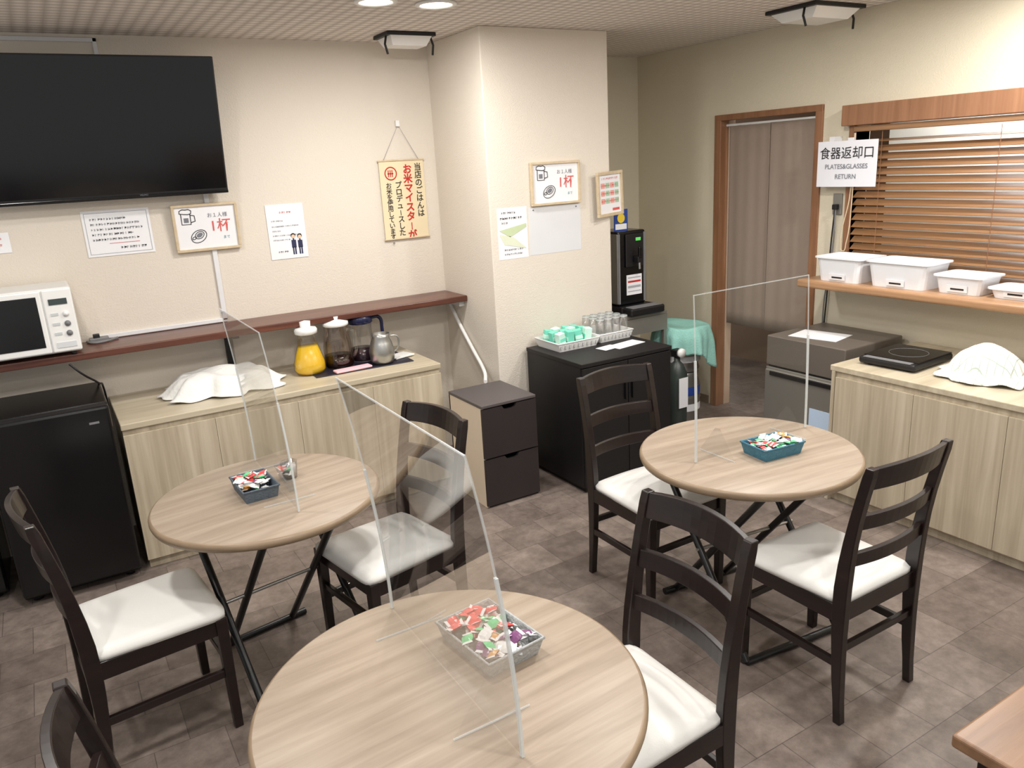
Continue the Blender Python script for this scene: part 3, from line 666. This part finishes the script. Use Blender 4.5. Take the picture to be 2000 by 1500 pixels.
# ------------ round tables
def table(x,y,deg=0,R=.41):
    t=E("round_folding_table",(x,y,0),(0,0,math.radians(deg)));z=.70
    lathe("tabletop",[(0,z-.032),(R-.012,z-.032),(R-.004,z-.028),(R,z-.018),(R,z-.010),(R-.004,z-.003),(R-.010,z),(0,z)],[m_table,m_tedge],t,n=96,mi=[1,1,1,1,1,1,0])
    r=.0138;b=.27
    a=.22;a2=.13
    for s_ in(-1,1):
        tube("outer_leg",[(s_*a,-b,r),(s_*a,b*.95,z-.045)],r,m_tube,t,smooth=False)
        tube("inner_leg",[(s_*a2,b,r),(s_*a2,-b*.95,z-.045)],r,m_tube,t,smooth=False)
        box("rail",s_*a2-.015+s_*.04,s_*a2+.015+s_*.04,-.29,.29,z-.045,z-.032,m_tube,t)
    tube("pivot_rod",[(-a-.018,0,.345),(a+.018,0,.345)],.007,m_silver,t,smooth=False)
    tube("foot_bar_outer",[(-a,-b,r),(a,-b,r)],r,m_tube,t,smooth=False);tube("foot_bar_inner",[(-a2-.06,b,r),(a2+.06,b,r)],r,m_tube,t,smooth=False)
    tube("top_bar_outer",[(-a,b*.95,z-.046),(a,b*.95,z-.046)],r,m_tube,t,smooth=False);tube("top_bar_inner",[(-a2,-b*.95,z-.046),(a2,-b*.95,z-.046)],r,m_tube,t,smooth=False)
table(.54,2.705,10,.40);table(.585,1.335,4,.425);table(2.155,1.93,-6,.408)
def divider(x,y,deg,w=.60,h=.60,bend=0):
    p=E("acrylic_screen",(x,y,.70),(0,0,math.radians(deg)));n=12
    def off(z): return bend*(z/h)**1.8
    vs=[];fs=[]
    for i in range(n+1):
        z=.002+(h-.002)*i/n;vs+=[(-w/2,off(z),z),(w/2,off(z),z)]
    for i in range(n): fs.append((2*i,2*i+1,2*i+3,2*i+2))
    mesh("panel",vs,fs,m_acr,p,True)
    for s_ in(-1,1):
        def strip(nm,z0,z1,wx,wy,m):
            rg=[]
            for i in range(7):
                z=z0+(z1-z0)*i/6;X=s_*w/2;rg.append([(X-wx,off(z)-wy,z),(X+wx,off(z)-wy,z),(X+wx,off(z)+wy,z),(X-wx,off(z)+wy,z)])
            loft(nm,rg,m,p)
        strip("edge_lower_strip",.002,h*.62,.004,.003,m_aedge);strip("edge",h*.62,h,.0015,.002,m_aedge2)  # lower strip of each side edge is wider and more opaque
        X=s_*w*.32
        mesh("foot",[(X,-.09,.002),(X,.09,.002),(X,.012,.11),(X,-.012,.11)],[(0,1,2,3)],m_acr,p)
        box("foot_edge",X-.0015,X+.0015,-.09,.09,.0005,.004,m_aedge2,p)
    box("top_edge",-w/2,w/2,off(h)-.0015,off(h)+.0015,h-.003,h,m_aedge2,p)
divider(.585,2.77,90,.60,.63,.045);divider(.61,1.40,90,.64,.64,.075);divider(2.215,1.96,0,.60,.62,.02)
# ------------ candy baskets
def candies(nm,x,y,rz,lx,ly,mat,n=44,seed=0):
    b=basket(nm,x,y,.7005,lx,ly,.045,mat,rz=rz);rr=random.Random(seed)
    vs=[];fs=[];mi=[];mats=[m_wrap,m_cred,m_cgreen,m_cpur,m_camb]
    for q in range(n):
        px=rr.uniform(-.40,.40)*lx;py=rr.uniform(-.41,.41)*ly;pz=rr.uniform(.03,.056)
        R=Matrix.Rotation(rr.uniform(0,6.28),3,'Z')@Matrix.Rotation(rr.uniform(-.5,.5),3,'X')@Matrix.Rotation(rr.uniform(-.4,.4),3,'Y')
        if ly>lx: c=rr.choice([0,1,1,1,2] if py>.15*ly else ([0,2,2,1,0] if py>-.12*ly else [0,3,3,4,2,0]))
        else: c=rr.choice([1,1,2,0] if px<-.15*lx else ([2,2,0] if px<.15*lx else [4,3,2,0]))
        hl,hw,ht=.021,.0135,.0065;nx,ny=6,3
        for side in(1,-1):
            k=len(vs)
            for i in range(nx+1):
                for j_ in range(ny+1):
                    u=-1+2*i/nx;v=-1+2*j_/ny;pin=1-.25*math.exp(-((abs(u)-.72)/.12)**2)
                    zz=side*ht*max(0,1-(u/.72)**2)*(1-v*v*.8) if abs(u)<.72 else .0015*math.sin(v*9)
                    p=R@Vector((u*hl,v*hw*pin,zz));vs.append((p.x+px,p.y+py,p.z+pz))
            for i in range(nx):
                for j_ in range(ny):
                    a=k+i*(ny+1)+j_;fs.append((a,a+1,a+ny+2,a+ny+1));mi.append(0 if i in(0,nx-1) else c)
    me=bpy.data.meshes.new("candies");me.from_pydata(vs,[],fs)
    for m_ in mats: me.materials.append(m_)
    me.polygons.foreach_set("material_index",mi);link(bpy.data.objects.new("candies",me),b)
m_bg=M("basket_greyblue",(88,100,112),.6,bump=.4,bscale=150,var=.25,vscale=90);m_bs=M("basket_silver",(172,175,175),.4,bump=.5,bscale=120,var=.25,vscale=110);m_bb2=M("basket_blue",(66,120,142),.6,bump=.4,bscale=150,var=.3,vscale=80)
candies("candy_basket",.505,2.735,.04,.125,.19,m_bg,42,1);candies("candy_basket",.735,1.425,.10,.155,.22,m_bs,60,2);candies("candy_basket",2.20,1.855,-.1,.19,.13,m_bb2,50,3)
gd=E("sweetener_glass",(.65,2.80,.7005));lathe("cup",[(0,0),(.026,0),(.032,.065),(.030,.065),(.024,.004),(0,.004)],m_glass,gd,n=20);lathe("packets",[(0,.005),(.023,.005),(.027,.05),(.0,.058)],m_wrap,gd,n=10)
# ------------ bottom-right table
bt=E("wooden_dining_table");box("tabletop",1.32,1.98,.0,.66,.67,.70,m_brtable,bt,.006,3)
for xx in(1.38,1.92):
    for yy_ in(.06,.60): box("leg",xx-.025,xx+.025,yy_-.025,yy_+.025,0,.67,m_chair,bt,.003)
box("apron_a",1.38,1.92,.59,.61,.61,.67,m_chair,bt);box("apron_b",1.38,1.92,.05,.07,.61,.67,m_chair,bt)
# ------------ light
w=bpy.data.worlds.new("world");S.world=w;w.use_nodes=True
w.node_tree.nodes["Background"].inputs[0].default_value=(1,.985,.96,1);w.node_tree.nodes["Background"].inputs[1].default_value=.64
l=bpy.data.lights.new("kitchen_lamp",'AREA');l.size=.5;l.energy=20;lo=bpy.data.objects.new("kitchen_ceiling_lamp",l);lo.location=(4.4,2.3,2.3);link(lo)
# ------------ camera
r_=Vector((.853,-.519,-.0546)).normalized();fw=Vector((.4868,.8292,-.2744)).normalized()
up=r_.cross(fw).normalized();r_=fw.cross(up).normalized()
Mx=Matrix(((r_.x,up.x,-fw.x,0),(r_.y,up.y,-fw.y,0),(r_.z,up.z,-fw.z,1.8),(0,0,0,1)))
c=bpy.data.cameras.new("camera");c.sensor_width=36;c.lens=27.32;c.clip_start=.05
co=bpy.data.objects.new("camera",c);link(co);co.matrix_world=Mx;S.camera=co
